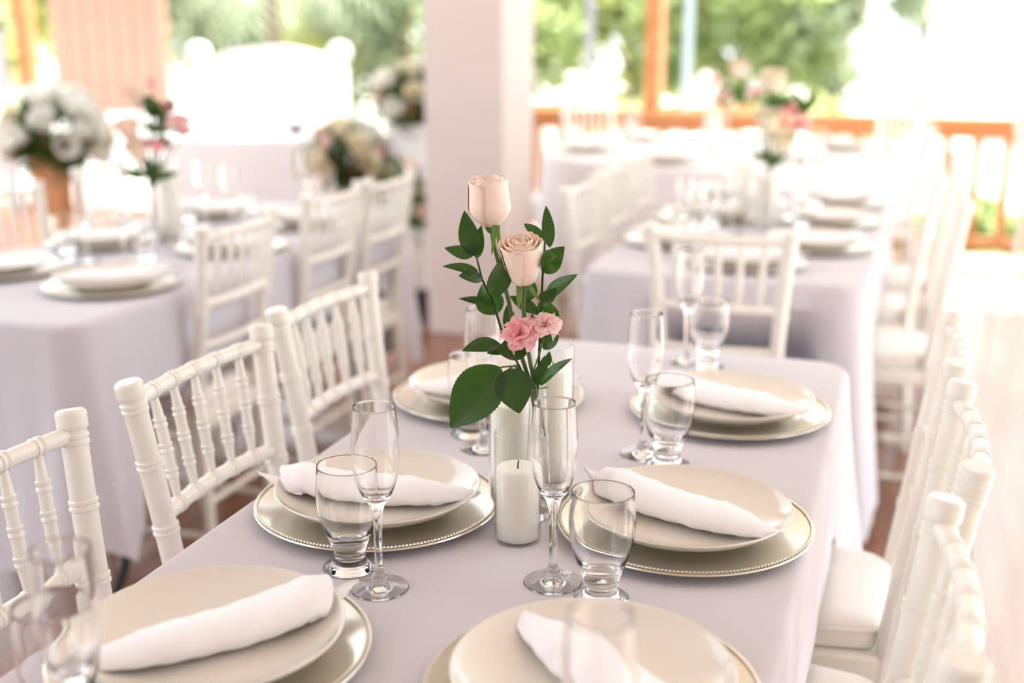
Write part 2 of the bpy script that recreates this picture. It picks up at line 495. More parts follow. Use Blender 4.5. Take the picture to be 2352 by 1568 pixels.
# ------------------------------------------------------------------ ballroom chairs
def ringed(path, L, rfn, rings, seg=12, bump=0.0022, base_n=14, ends=(), double=True):
    ss = [i/base_n for i in range(base_n+1)] + list(ends)
    ring_offs = [(-.0075, 0), (-.006, 1), (-.0025, 1), (-.0008, .15), (.0008, .15), (.0025, 1), (.006, 1), (.0075, 0)] if double else [(-.006, 0), (-.004, 1), (.004, 1), (.006, 0)]
    smp = {}
    for s in ss: smp[round(s, 5)] = 0.0
    for r_ in rings:
        for k in list(smp):
            if abs(k - r_)*L < 0.0076: del smp[k]
        for o, h in ring_offs:
            smp[round(r_ + o/L, 5)] = h
    ks = sorted(k for k in smp if -1e-6 <= k <= 1+1e-6)
    return MB().tube([path(k) for k in ks], [rfn(k)+bump*smp[k] for k in ks], seg)

HT = 0.925
def py(z): return -0.190 - (0.135*(z-0.45) if z > 0.45 else 0.07*(0.45-z))
def px(z): return 0.142 + (0.027*((z-0.45)/0.475)**2.0 if z > 0.45 else 0.015*(0.45-z)/0.45)
def make_chair_meshes():
    me = {}
    for s in (-1, 1):
        def path(k, s=s):
            z = k*HT
            return (s*px(z), py(z), z)
        def rf(k):
            z = k*HT
            if z > 0.9238: return 0.0165
            if z > 0.921: return 0.0190
            if z > 0.9025: return 0.0197
            if z > 0.8985: return 0.0170
            if z < 0.3: return 0.0135 + 0.003*z/0.3
            return 0.0168
        ends = [x/HT for x in (0.898, 0.9, 0.9035, 0.9065, 0.916, 0.9205, 0.9225, 0.9245)]
        me['post', s] = ringed(path, HT, rf, [z/HT for z in (0.888, 0.805, 0.708, 0.58, 0.38, 0.2)], 14, ends=ends).mesh('back_post', 'ivory')
        def path2(k, s=s):
            z = k*0.41
            return (s*(0.178+0.006*(1-k)), 0.178, z)
        me['leg', s] = ringed(path2, 0.41, lambda k: 0.013+0.0035*k, [0.30, 0.62, 0.9], 12).mesh('front_leg', 'ivory')
    SP = [-0.66, -0.33, 0.0, 0.33, 0.66]
    def rail(z, bow, r, rings):
        def p(k):
            x = (2*k-1)*px(z)
            return (x, py(z) - bow*(1-(2*k-1)**2), z)
        return ringed(p, 2*px(z), lambda k: r, rings, 12, 0.0018, 16)
    rg = [(s+1)/2 for s in SP]
    me['top'] = rail(0.895, 0.018, 0.0110, rg).mesh('top_rail', 'ivory')
    me['mid'] = rail(0.724, 0.018, 0.0115, rg).mesh('middle_rail', 'ivory')
    me['low'] = rail(0.615, 0.015, 0.0095, [0.25, 0.5, 0.75]).mesh('lower_rail', 'ivory')
    for i, s in enumerate(SP):
        def p(k, s=s):
            z = 0.724 + k*(0.895-0.724)
            return (s*px(z), py(z) - 0.018*(1-s*s), z)
        def rf(k):
            return 0.0045 + 0.0038*min(1, math.sin(PI*min(max(k, .02), .98))*1.25)
        me['spindle', i] = ringed(p, 0.173, rf, [0.28, 0.5, 0.72], 10, 0.0016, 12).mesh('spindle', 'ivory')
    # seat frame: trapezoid ring with rounded corners
    def trap(hf, hr, yf, yr, r, n=5):
        pts = []
        cs = [(hf, yf, 0), (-hf, yf, PI/2), (-hr, yr, PI), (hr, yr, 3*PI/2)]
        for x, y, a0 in cs:
            sx = 1 if x > 0 else -1; sy = 1 if y > 0 else -1
            for i in range(n+1):
                a = a0 + i/n*PI/2
                pts.append((x-sx*r+r*math.cos(a), y-sy*r+r*math.sin(a)))
        return pts
    o = trap(0.205, 0.158, 0.205, -0.205, 0.025)
    mb = MB(); n = len(o)
    vs = [(x, y, 0.395) for x, y in o] + [(x, y, 0.43) for x, y in o] 
    vs += [(x*0.97, y*0.97, 0.435) for x, y in o] + [(x*0.97, y*0.97, 0.39) for x, y in o]
    fs = []
    for i in range(n):
        j = (i+1) % n
        fs += [(i, j, n+j, n+i), (n+i, n+j, 2*n+j, 2*n+i), (3*n+i, 3*n+j, j, i)]
    fs += [tuple(2*n+i for i in range(n)), tuple(3*n+n-1-i for i in range(n))]
    me['frame'] = mb.add(vs, fs).mesh('seat_frame', 'ivory')
    o = trap(0.200, 0.146, 0.205, -0.188, 0.045, 7)
    n = len(o); lv = []
    for k, z in ((0.93, 0.436), (0.985, 0.440), (1.0, 0.450), (1.005, 0.462), (0.992, 0.474), (0.95, 0.482), (0.8, 0.487), (0.5, 0.490), (0.02, 0.491)):
        lv.append([(x*k, 0.02+(y-0.02)*k, z) for x, y in o])
    vs = [v for l in lv for v in l]; fs = [tuple(range(n-1, -1, -1))]
    for l in range(len(lv)-1):
        for i in range(n):
            j = (i+1) % n
            fs.append((l*n+i, l*n+j, (l+1)*n+j, (l+1)*n+i))
    fs.append(tuple((len(lv)-1)*n+i for i in range(n)))
    me['cushion'] = MB().add(vs, fs).mesh('cushion', 'cushion')
    pip = [(x*1.004, 0.02+(y-0.02)*1.004, 0.4715) for x, y in o]
    me['piping'] = MB().tube(pip+[pip[0]], 0.0028, 6, False).mesh('piping', 'cushion')
    def st(a, b):
        a = Vector(a); b = Vector(b); L = (b-a).length
        return ringed(lambda k: a.lerp(b, k), L, lambda k: 0.0085, [0.3, 0.7], 8, 0.0014, 4, double=False).mesh('stretcher', 'ivory')
    me['st'] = []
    for z in (0.13, 0.25):
        me['st'].append(st((-0.18, 0.178, z), (0.18, 0.178, z)))
        for s in (-1, 1):
            me['st'].append(st((s*0.18, 0.178, z-0.02), (s*px(z), py(z), z-0.02)))
    me['st'].append(st((-px(.2), py(.2), 0.2), (px(.2), py(.2), 0.2)))
    return me
CH = make_chair_meshes()
def chair(tx, ty, rz, label, group):
    """tx, ty: plan position of the middle of the back's top"""
    off = py(0.9)
    t = empty('ballroom_chair', (tx + math.sin(rz)*off, ty - math.cos(rz)*off, 0), rz, label, 'chair', group)
    for s in (-1, 1):
        link('back_post', CH['post', s], t)
        link('front_leg', CH['leg', s], t)
    link('top_rail', CH['top'], t); link('middle_rail', CH['mid'], t); link('lower_rail', CH['low'], t)
    for i in range(5): link('spindle', CH['spindle', i], t)
    link('seat_frame', CH['frame'], t)
    cu = link('cushion', CH['cushion'], t); link('piping', CH['piping'], cu)
    for m_ in CH['st']: link('stretcher', m_, t)
    return t
R90 = PI/2
K = 'ivory ballroom chair '
G1 = 'chairs at the front table'
chair(-0.975, 1.006, -R90 + .02, K + 'cut by the left picture edge beside the front-left plate', G1)
chair(-0.982, 1.470, -R90 - .02, K + 'second from the camera on the left of the front table', G1)
chair(-1.005, 1.913, -R90 - .03, K + 'third from the camera on the left of the front table', G1)
chair(0.056, 1.052, R90 + .03, K + 'in the bottom right corner, closest to the camera', G1)
chair(0.081, 1.496, R90 + .02, K + 'second from the camera on the right of the front table', G1)
chair(0.073, 1.931, R90 + .0, K + 'third from the camera on the right of the front table', G1)
G2 = 'chairs at the second table'
chair(-0.437, 2.842, 0.0, K + 'seen from behind at the near end of the second table', G2)
chair(-0.985, 3.570, -R90, K + 'nearest of three on the left of the second table', G2)
chair(-0.997, 4.030, -R90, K + 'middle of three on the left of the second table', G2)
chair(-1.010, 4.480, -R90, K + 'farthest of three on the left of the second table', G2)
chair(0.128, 3.640, R90, K + 'nearest of three on the right of the second table', G2)
chair(0.060, 4.200, R90, K + 'middle of three on the right of the second table', G2)
chair(0.128, 4.720, R90, K + 'farthest of three on the right of the second table', G2)
G3 = 'chairs at the left table'
chair(-1.618, 2.620, R90, K + 'nearest of three on the right of the left table', G3)
chair(-1.640, 3.190, R90, K + 'middle of three on the right of the left table', G3)
chair(-1.625, 3.560, R90, K + 'farthest of three on the right of the left table', G3)
chair(-2.585, 2.880, -R90, K + 'beyond the left table, cut by the picture edge', G3)
chair(-2.715, 3.520, -R90 + .2, K + 'beyond the left table, behind its bouquet', G3)
G4 = 'chairs around the round table'
chair(0.03, 6.25, R90 + .1, K + 'right of the round table, before the railing', G4)
chair(-0.12, 7.25, R90 + .75, K + 'behind the round table on its right, close to the railing', G4)
chair(-1.95, 7.22, R90 + 2.3, K + 'behind the round table on its left, close to the railing', G4)
chair(-2.30, 6.25, -R90, K + 'left of the round table, mostly behind the white column', G4)
chair(0.47, 6.40, -R90 + .1, K + 'at the right picture edge before the railing, turned away', G4)
chair(0.46, 4.55, -R90 - .05, K + 'on the sunlit deck, only its legs in the picture', G4)

# ------------------------------------------------------------------ tableware
ch_prof = [(0, 0.0), (0.100, 0.0), (0.113, 0.003), (0.140, 0.0075), (0.1635, 0.0115), (0.1650, 0.0130), (0.1640, 0.0146), (0.1560, 0.0138), (0.138, 0.0105), (0.118, 0.0078), (0.108, 0.0048), (0, 0.0046)]
charger_me = MB().slathe(ch_prof, 96).mesh('charger', 'charger')
bm_ = MB()
for i in range(216):
    a = 2*PI*i/216
    bm_.lathe([(0, -0.0018), (0.0021, 0), (0.0015, 0.0015), (0, 0.0022)], 6, (0.1600*math.cos(a), 0.1600*math.sin(a), 0.0154))
bead_me = bm_.mesh('beaded_rim', 'bead')
pl_prof = [(0, 0.003), (0.066, 0.003), (0.069, 0.0), (0.073, 0.0), (0.076, 0.003), (0.105, 0.0115), (0.126, 0.0215), (0.1362, 0.0300), (0.1374, 0.0318), (0.1362, 0.0330), (0.1345, 0.0320), (0.1245, 0.0240), (0.104, 0.0150), (0.080, 0.0088), (0.055, 0.0068), (0, 0.0064)]
plate_me = MB().slathe(pl_prof, 96).mesh('dinner_plate', 'china')
fl_prof = [(0, 0.0), (0.0336, 0.0), (0.0343, 0.0008), (0.0335, 0.0018), (0.020, 0.0034), (0.0105, 0.0058), (0.0088, 0.0095), (0.0096, 0.0130), (0.0080, 0.0165), (0.0056, 0.0210), (0.0046, 0.035), (0.0046, 0.060), (0.0052, 0.082), (0.0066, 0.096), (0.0098, 0.105), (0.0150, 0.1125), (0.0205, 0.124), (0.0250, 0.140), (0.0272, 0.157), (0.0274, 0.172), (0.0262, 0.195), (0.0240, 0.2190), (0.0236, 0.2200), (0.0230, 0.2190), (0.0250, 0.195), (0.0262, 0.172), (0.0260, 0.157), (0.0238, 0.140), (0.0192, 0.1245), (0.0130, 0.1145), (0.0060, 0.1105), (0, 0.1100)]
flute_me = MB().slathe(fl_prof, 48).mesh('champagne_flute', 'glass')
tu_prof = [(0, 0.0), (0.0315, 0.0), (0.0328, 0.0016), (0.0312, 0.0036), (0.0225, 0.0075), (0.0188, 0.0120), (0.0182, 0.0160), (0.0196, 0.0185), (0.0190, 0.0215), (0.0200, 0.0260), (0.0245, 0.0380), (0.0310, 0.0540), (0.0355, 0.0720), (0.0374, 0.0880), (0.0372, 0.1040), (0.0356, 0.1290), (0.0351, 0.1302), (0.0345, 0.1290), (0.0360, 0.1040), (0.0360, 0.0880), (0.0340, 0.0720), (0.0290, 0.0550), (0.0220, 0.0430), (0.0140, 0.0370), (0, 0.0355)]
tumbler_me = MB().slathe(tu_prof, 48).mesh('footed_tumbler', 'glass')

def napkin_mesh(seed, flip=False):
    """napkin rolled into a flattened bundle: one end a drawn-out corner, the other cut square"""
    rnd = random.Random(seed)
    p1, p2, p3 = (rnd.uniform(0, 6.28) for _ in range(3))
    NA, NB = 60, 44
    vs = []
    for j in range(NB+1):
        b = 2*j/NB-1
        env_w = 1.0 - 0.72*max(0, -b-0.25)**1.5/0.65 + 0.08*max(0, b) + 0.04*math.sin(3.1*b+p1)
        env_h = 1.0 - 0.75*max(0, -b-0.35)**1.3/0.57 - 0.55*max(0, b-0.80)/0.20
        for i in range(NA):
            a = i/NA
            th = 2*PI*a + 0.9
            r = 0.0225 + 0.0030*a                       # overlap: the loose edge lies on top
            r *= 1 + 0.030*math.sin(5*b + 2*th + p2) + 0.022*math.sin(12*b - th + p3) + 0.016*math.sin(23*b + 3*th + p1)
            skew = 0.016*math.cos(th-0.6)
            x = 0.128*b + skew*(max(0, b-0.3)/0.7)**2 - 0.020*math.cos(th+0.4)*max(0, -b-0.4)
            y = r*1.40*env_w*math.cos(th) + 0.006*math.sin(2.0*b+p2) - 0.012*max(0, -b-0.4)
            z = r*0.70*env_h*math.sin(th)
            vs.append([x, y, z])
    zm = [min(v[2] for v in vs[j*NA:(j+1)*NA]) for j in range(NB+1)]
    out = []
    for k, (x, y, z) in enumerate(vs):
        z2 = z - zm[k//NA] + 0.013*(abs(x)/0.125)**2.2
        out.append((x*(-1 if flip else 1), y, z2))
    fs = []
    for j in range(NB):
        for i in range(NA):
            k = (i+1) % NA
            f = (j*NA+i, j*NA+k, (j+1)*NA+k, (j+1)*NA+i)
            fs.append(f[::-1] if not flip else f)
    for j in (0, NB):
        c = len(out)
        m_ = [sum(out[j*NA+i][q]/NA for i in range(NA)) for q in range(3)]
        sgn = (-1 if j == 0 else 1)*(-1 if flip else 1)
        out.append((m_[0]-sgn*(0.006 if j else -0.004), m_[1], m_[2]))
        for i in range(NA): fs.append((j*NA+i, j*NA+(i+1) % NA, c))
    me = MB().add(out, fs).mesh('rolled_napkin', 'napkin')
    return me
NAP = [napkin_mesh(i, i % 2 == 1) for i in range(6)]

def flap_mesh(flip):
    # the corner of the cloth sticking out of the square end, slightly lifted
    def fn(a, b):
        s = 2*b-1
        w = 0.036*(1-a)**0.8
        x = 0.094 + 0.074*a
        return (x*(-1 if flip else 1), s*w + 0.006*a, 0.0175 + 0.010*a*a + 0.003*math.sin(3*s+4*a) + 0.004*(1-s*s)*(1-a))
    return MB().grid(fn, 12, 8).mesh('loose_corner', 'napkin')
FLAP = [flap_mesh(False), flap_mesh(True)]

def setting(x, y, ang, where, short, nap=0, flute=None, tumbler=None, jit=True):
    z = 0.7604
    t = empty('charger_plate', (x, y, z), random.uniform(0, 6.28), 'silver beaded charger ' + where, 'charger', 'beaded chargers ' + short)
    link('disc', charger_me, t)
    link('beaded_rim', bead_me, t, kind='stuff')
    z += 0.0048
    link('dinner_plate', plate_me, None, (x, y, z), (0, 0, random.uniform(0, 6.28)), 'cream dinner plate ' + where, 'plate', 'dinner plates ' + short)
    o = empty('rolled_napkin', (x, y, z+0.0072), math.radians(ang), 'white rolled napkin ' + where, 'napkin', 'napkins ' + short)
    link('roll', NAP[nap], o)
    fl_ = link('loose_corner', FLAP[nap % 2], o)
    md = fl_.modifiers.new('thick', 'SOLIDIFY'); md.thickness = 0.0012
    if flute:
        link('champagne_flute', flute_me, None, (flute[0], flute[1], 0.7604), (0, 0, 0), 'clear champagne flute of the place ' + where, 'flute', 'flutes ' + short)
    if tumbler:
        link('footed_tumbler', tumbler_me, None, (tumbler[0], tumbler[1], 0.7604), (0, 0, 0), 'footed water glass of the place ' + where, 'tumbler', 'water glasses ' + short)

F = 'on the front table'
setting(-0.650, 0.955, 50, 'at the front left', F, 0, (-0.632, 0.728), (-0.700, 0.790))
setting(-0.652, 1.365, 11, 'at the middle left beside the short candle', F, 1, (-0.552, 1.152), (-0.608, 1.190))
setting(-0.676, 1.868, 25, 'at the far left behind the big green leaf', F, 2, (-0.600, 1.634), (-0.640, 1.690))
setting(-0.268, 1.925, -17, 'at the far right of the front table', F, 5, (-0.396, 2.222), (-0.352, 2.200))
setting(-0.250, 1.430, -23, 'at the middle right of the front table', F, 3, (-0.362, 1.688), (-0.318, 1.657))
setting(-0.258, 1.003, -44, 'at the bottom centre, nearest the camera', F, 4, (-0.366, 1.230), (-0.302, 1.206))
link('champagne_flute', flute_me, None, (-0.190, 0.760, 0.7604), (0, 0, 0), 'clear champagne flute blurred in front of the bottom centre plate', 'flute', 'flutes ' + F)

def side_settings(uc, vs, where, short, n0):
    rows = ('nearest', 'in the middle', 'farthest')
    k = n0
    for s, sd in ((-1, 'left'), (1, 'right')):
        for i, v in enumerate(vs[s]):
            u = uc + s*0.198
            gv = v + s*0.235
            setting(u, v, random.uniform(-40, 40), f'{rows[i]} on the {sd} of the {where}', short, k % 6,
                    (uc + s*0.075, gv + random.uniform(-.02, .02)), (uc + s*0.135, gv + random.uniform(-.02, .02)))
            k += 1
side_settings(-2.0725, {-1: (2.50, 2.93, 3.53), 1: (2.437, 2.985, 3.465)}, 'left table', 'on the left table', 1)
side_settings(-0.465, {-1: (3.52, 3.97, 4.44), 1: (3.55, 4.03, 4.50)}, 'second table', 'on the second table', 3)
setting(-0.425, 3.235, 5, 'at the near end of the second table', 'on the second table', 2, (-0.62, 3.36), (-0.57, 3.31))
for k, (a, nm) in enumerate(((-100, 'nearest the camera'), (-40, 'front right'), (20, 'right'), (75, 'back right'), (140, 'back left'), (-155, 'front left'))):
    a = math.radians(a)
    u, v = RC[0]+0.68*math.cos(a), RC[1]+0.68*math.sin(a)
    b = a + 0.42
    setting(u, v, math.degrees(a)+90, f'on the {nm} side of the round table', 'on the round table', k % 6,
            (RC[0]+0.50*math.cos(b), RC[1]+0.50*math.sin(b)), (RC[0]+0.58*math.cos(b+.03), RC[1]+0.58*math.sin(b+.03)))

# candles in glass cylinders
def candle(x, y, h, hc, where, r=0.030):
    t = empty('candle_holder', (x, y, 0.7604), 0, 'clear glass cylinder holding the candle ' + where, 'candle holder', 'candle cylinders')
    link('cylinder', MB().slathe([(0, 0), (r-0.001, 0), (r, 0.0015), (r, h-0.001), (r-0.0008, h), (r-0.0018, h-0.001), (r-0.0018, 0.004), (0, 0.004)], 56).mesh('cylinder', 'thinglass'), t)
    c = empty('pillar_candle', (x, y, 0.7604+0.0042), 0, 'white pillar candle standing in the cylinder ' + where, 'candle', 'pillar candles')
    rc = r-0.0032
    link('wax', MB().lathe([(0, 0), (rc, 0), (rc, hc-0.003), (rc-0.0025, hc), (rc*0.5, hc-0.0012), (0, hc-0.003)], 48).mesh('wax', 'wax'), c)
    link('wick', MB().tube([(0, 0, hc-0.004), (0.0004, 0, hc+0.004), (0.0012, 0, hc+0.008)], 0.0009, 6).mesh('wick', 'wick'), c)
candle(-0.4440, 1.334, 0.143, 0.093, 'in front of the vase on the front table')
candle(-0.489, 1.440, 0.178, 0.140, 'left behind the vase on the front table')
candle(-0.448, 1.494, 0.215, 0.178, 'right behind the vase on the front table')
candle(-2.150, 3.10, 0.235, 0.19, 'beside the bouquet on the left table', 0.036)
candle(-0.455, 3.885, 0.20, 0.16, 'in front of the bouquet on the second table', 0.036)
candle(-0.55, 4.02, 0.22, 0.18, 'left of the bouquet on the second table', 0.032)
candle(-1.03, 6.22, 0.22, 0.18, 'at the middle of the round table', 0.034)
# ------------------------------------------------------------------ flowers
def petal_grid(mb, phi, R, H, w, flare=0.0, kind='bud', ov=0.0015, lean=0.0, seed=0, nu=7, nv=9):
    rnd = random.Random(seed)
    q = rnd.uniform(0, 6.28)
    def fn(a, b):
        s = 2*a-1; t = b
        edge = 1 - 0.14*abs(s)**3 + 0.018*math.sin(5*s+q) + 0.012*math.sin(13*s+2*q)
        tt = t*edge
        if kind == 'bud':
            prof = 0.34 + 0.66*math.sin(min(1.0, tt*2.6)*PI/2) - 0.17*max(0, tt-0.42)
        else:
            prof = 0.40 + 0.60*min(1.0, tt*1.05)**0.50
        r = R*prof + flare*max(0, tt-0.78)**1.5*R*9 + ov*s
        ww = w*(0.75+0.25*math.sin(min(1, tt*1.6)*PI/2))
        an = phi + s*ww
        z = H*tt - flare*max(0, tt-0.86)*H*1.6
        return (r*math.cos(an), r*math.sin(an), z)
    mb.grid(fn, nu, nv)
def rose_petals(R, H, kind, seed):
    """list of single petal builders, from the heart outwards"""
    rnd = random.Random(seed)
    out = []
    layers = [(3, 0.20, 0.98, 1.3, 0.0), (4, 0.40, 1.03, 1.15, 0.0), (5, 0.60, 1.03, 1.0, 0.02), (5, 0.80, 1.01, 1.0, 0.05), (5, 0.99, 0.97, 1.12, 0.05)]
    for li, (n, rs, hs, w, fl) in enumerate(layers):
        ph0 = rnd.uniform(0, 6.28)
        for k in range(n):
            mb = MB()
            petal_grid(mb, ph0+2*PI*k/n + rnd.uniform(-.12, .12), R*rs, H*(hs+rnd.uniform(-.03, .025)), w, fl, kind, 0.0015*R/0.025, 0, rnd.random(), 11, 11)
            out.append(mb)
    return out
def rot_to(axis):
    return Vector((0,0,1)).rotation_difference(Vector(axis).normalized()).to_euler()
def rose_head(parent, loc, axis, R, H, kind, m, seed):
    for mb in rose_petals(R, H, kind, seed):
        o = link('petal', mb.mesh('petal', m), parent, loc, rot_to(axis))
        md = o.modifiers.new('thick', 'SOLIDIFY'); md.thickness = 0.0005
def carnation_builders(R, seed, n=15):
    rnd = random.Random(seed)
    out = []
    for k in range(n):
        mb = MB()
        tilt = (k/n)**0.75*1.75          # 0 straight up, 1.7 outwards
        phi = k*2.399 + rnd.uniform(-.2, .2)
        q = rnd.uniform(0, 6.28); L = R*(0.80+0.32*(k/n)+rnd.uniform(-.06, .06)); w0 = 0.98
        ux = Vector((math.cos(phi), math.sin(phi), 0)); uy = Vector((-math.sin(phi), math.cos(phi), 0)); uz = Vector((0,0,1))
        def fn(a, b):
            s = 2*a-1
            l = L*b*(1-0.10*s*s) + L*0.035*math.sin(15*s+q)*b**4
            tl = tilt*(0.25+0.75*b)
            d_ = ux*math.sin(tl)+uz*math.cos(tl)
            nrm = uz*math.sin(tl)-ux*math.cos(tl)
            return tuple(d_*l + uy*(s*w0*l*(0.5+0.5*b)) + nrm*(0.15*L*math.sin(3.4*s+q)*b*b))
        mb.grid(fn, 14, 7)
        out.append(mb)
    return out
def leaf_builder(B, T, w, nrm, bend=0.12, fold=0.25, shape='r', twist=0.0, serr=False):
    B = Vector(B); T = Vector(T); ax = T-B; L = ax.length; a = ax.normalized()
    n = Vector(nrm); n = (n - a*n.dot(a)).normalized()
    s_ = a.cross(n)
    mb = MB(); N = 40 if serr else 14; W = 8 if serr else 4
    def fn(p, q):
        t = p; s = 2*q-1
        hw = w/2*(math.sin(PI*t**0.78)**0.85 if 0 < t < 1 else 0.0)
        if shape == 's': hw = w/2*max(0.0, 1-t)**0.7*(0.6+0.4*t)
        hw = max(hw, 0.0004*(1-t))
        if serr: hw *= 1+0.018*math.sin(130*t)
        tw = twist*(t-0.3)
        sd = s_*math.cos(tw)+n*math.sin(tw)
        nn = n*math.cos(tw)-s_*math.sin(tw)
        return tuple(B + ax*t + sd*(hw*s) + nn*(bend*L*math.sin(PI*t*0.9) + fold*hw*abs(s) - fold*hw*0.4 + (0.0009*math.sin(46*(t-0.28*abs(s)))*abs(s)*(1-abs(s)*0.6) if serr else 0.0)))
    mb.grid(fn, N, W)
    return mb

# ---- centrepiece of the front table
LEAVES=[
('r',(-0.5240,1.4000,1.1074),(-0.5331,1.3900,1.1671),0.0233),
('r',(-0.5230,1.4050,1.1032),(-0.5175,1.4100,1.1457),0.0150),
('r',(-0.5259,1.4050,1.1086),(-0.5574,1.3800,1.1195),0.0150),
('r',(-0.5232,1.4100,1.0864),(-0.5607,1.3800,1.0948),0.0111),
('r',(-0.5137,1.4000,1.0788),(-0.5371,1.3750,1.0855),0.0167),
('r',(-0.4955,1.3900,1.0584),(-0.4780,1.3850,1.1183),0.0256),
('r',(-0.5009,1.4100,1.0435),(-0.5433,1.3900,1.0522),0.0100),
('r',(-0.5009,1.4200,1.0286),(-0.5229,1.4250,1.0663),0.0324),
('r',(-0.4275,1.4100,1.1224),(-0.4361,1.4200,1.1730),0.0136),
('r',(-0.4400,1.4300,1.1272),(-0.4717,1.4400,1.1451),0.0119),
('r',(-0.4401,1.4220,1.0872),(-0.4136,1.4300,1.1209),0.0241),
('r',(-0.4393,1.4080,1.1028),(-0.4113,1.3900,1.1155),0.0197),
('r',(-0.4350,1.4100,1.0540),(-0.3866,1.4000,1.0933),0.0176),
('r',(-0.4359,1.4020,1.0546),(-0.4126,1.3900,1.0771),0.0165),
('s',(-0.4623,1.3980,1.0798),(-0.4619,1.3900,1.0446),0.0127),
('s',(-0.4550,1.4020,1.0779),(-0.4359,1.4000,1.0539),0.0094),
('s',(-0.4963,1.3980,1.1486),(-0.4996,1.3940,1.1116),0.0088),
('s',(-0.4942,1.4020,1.1481),(-0.4911,1.4060,1.1016),0.0082),
('r',(-0.4455,1.4200,1.0352),(-0.4844,1.4220,1.0536),0.0144),
('r',(-0.4283,1.4250,1.0159),(-0.4429,1.4300,1.0537),0.0265),
('r',(-0.4366,1.4150,0.9888),(-0.4175,1.4200,1.0191),0.0178),
('r',(-0.4893,1.4000,0.9950),(-0.5296,1.3650,0.9901),0.0202),
('r',(-0.4511,1.3980,0.9931),(-0.4882,1.3800,0.9910),0.0290),
('r',(-0.4798,1.4000,0.9872),(-0.5047,1.3900,0.9835),0.0112),
('d',(-0.4859,1.3900,0.9673),(-0.5413,1.3550,0.8910),0.0554),
('d',(-0.4741,1.3900,0.9667),(-0.4522,1.3650,0.9160),0.0417),
('r',(-0.4379,1.4050,0.9438),(-0.3890,1.3900,0.9875),0.0135),
('r',(-0.4442,1.4100,0.9418),(-0.4309,1.4020,0.9858),0.0157),
('r',(-0.4339,1.4220,0.9640),(-0.4315,1.4250,0.9844),0.0089),
('r',(-0.4611,1.4300,1.0478),(-0.4587,1.4350,1.0756),0.0144),
('r',(-0.4817,1.4300,0.9998),(-0.4941,1.4400,1.0374),0.0168),
('r',(-0.4457,1.4250,1.0041),(-0.4585,1.4350,1.0296),0.0155),
]
STEMS={
'rose_stem':[
[ (-0.5052,1.4100,1.1491),(-0.5018,1.4100,1.1226),(-0.4925,1.4100,1.0895),(-0.4820,1.4100,1.0506),(-0.4720,1.4100,0.9998),(-0.4542,1.4100,0.9490),(-0.4439,1.4100,0.8969),(-0.4389,1.4100,0.8496) ],
[ (-0.4600,1.4050,1.0814),(-0.4605,1.4050,1.0419),(-0.4552,1.4070,0.9904),(-0.4465,1.4100,0.9410),(-0.4415,1.4100,0.8972),(-0.4436,1.4100,0.8429) ],
],
'ruscus_stem':[
[ (-0.5248,1.4100,1.1033),(-0.5179,1.4100,1.0765),(-0.5015,1.4100,1.0435),(-0.4898,1.4100,1.0041),(-0.4650,1.4120,0.9591),(-0.4486,1.4130,0.9369),(-0.4367,1.4140,0.8725) ],
[ (-0.4375,1.4220,1.1287),(-0.4382,1.4160,1.0908),(-0.4394,1.4150,1.0526),(-0.4414,1.4150,1.0069),(-0.4431,1.4140,0.9431),(-0.4492,1.4160,0.8644) ],
],
'carnation_stem':[
[ (-0.4350,1.4000,1.0082),(-0.4384,1.4020,0.9845),(-0.4479,1.4050,0.9580),(-0.4445,1.4060,0.9159),(-0.4400,1.4100,0.8373) ],
[ (-0.4524,1.3950,0.9949),(-0.4505,1.4000,0.9754),(-0.4482,1.4040,0.9583),(-0.4464,1.4060,0.9333) ],
],
'leaf_stalk':[
[ (-0.4601,1.4100,0.9543),(-0.4716,1.4000,0.9676),(-0.4859,1.3900,0.9673) ],
[ (-0.4601,1.4100,0.9543),(-0.4680,1.3980,0.9697),(-0.4741,1.3900,0.9667) ],
],
}

camdir = Vector((0.28, -0.80, 0.42))     # leaves mostly turn their faces towards the room
vz = 0.7604; VX, VY = -0.4425, 1.4105
link('bud_vase', MB().slathe([(0, 0), (0.0175, 0), (0.0182, 0.002), (0.0176, 0.012), (0.0158, 0.05), (0.0135, 0.10), (0.0118, 0.14), (0.0118, 0.172), (0.0130, 0.1805), (0.0124, 0.1812), (0.0112, 0.1795), (0.0102, 0.172), (0.0102, 0.14), (0.0119, 0.10), (0.0142, 0.05), (0.0155, 0.014), (0.013, 0.0085), (0, 0.0080)], 40).mesh('bud_vase', 'glass'),
     None, (VX, VY, vz), label='slim clear glass bud vase holding the sharp roses', cat='vase')
roses = []
for i, (nm, head, axis, R, H, kind, m) in enumerate((
        ('upper', (-0.5055, 1.410, 1.1450), (-0.06, -0.02, 1), 0.0262, 0.0620, 'bud', 'rose_blush'),
        ('lower', (-0.4600, 1.404, 1.0765), (0.02, -0.30, 1), 0.0265, 0.0600, 'open', 'rose_blush'))):
    lab = 'tall blush rose bud at the top of the front bouquet' if i == 0 else 'opened blush rose just below the tall bud'
    t = empty('rose', (VX, VY, vz), 0, lab, 'rose', 'roses of the front bouquet')
    inv_ = Vector((-VX, -VY, -vz))
    pts = [Vector(p)+inv_ for p in STEMS['rose_stem'][i]]
    link('stem', MB().tube(pts, 0.0030, 8).mesh('stem', 'stem'), t)
    rose_head(t, Vector(head)+inv_, axis, R, H, kind, m, 11+i)
    link('receptacle', MB().lathe([(0, -0.010), (0.004, -0.008), (0.0075, -0.003), (0.0095, 0.003), (0, 0.006)], 16).mesh('receptacle', 'sepal'), t, Vector(head)+inv_)
    roses.append(t)
cars = []
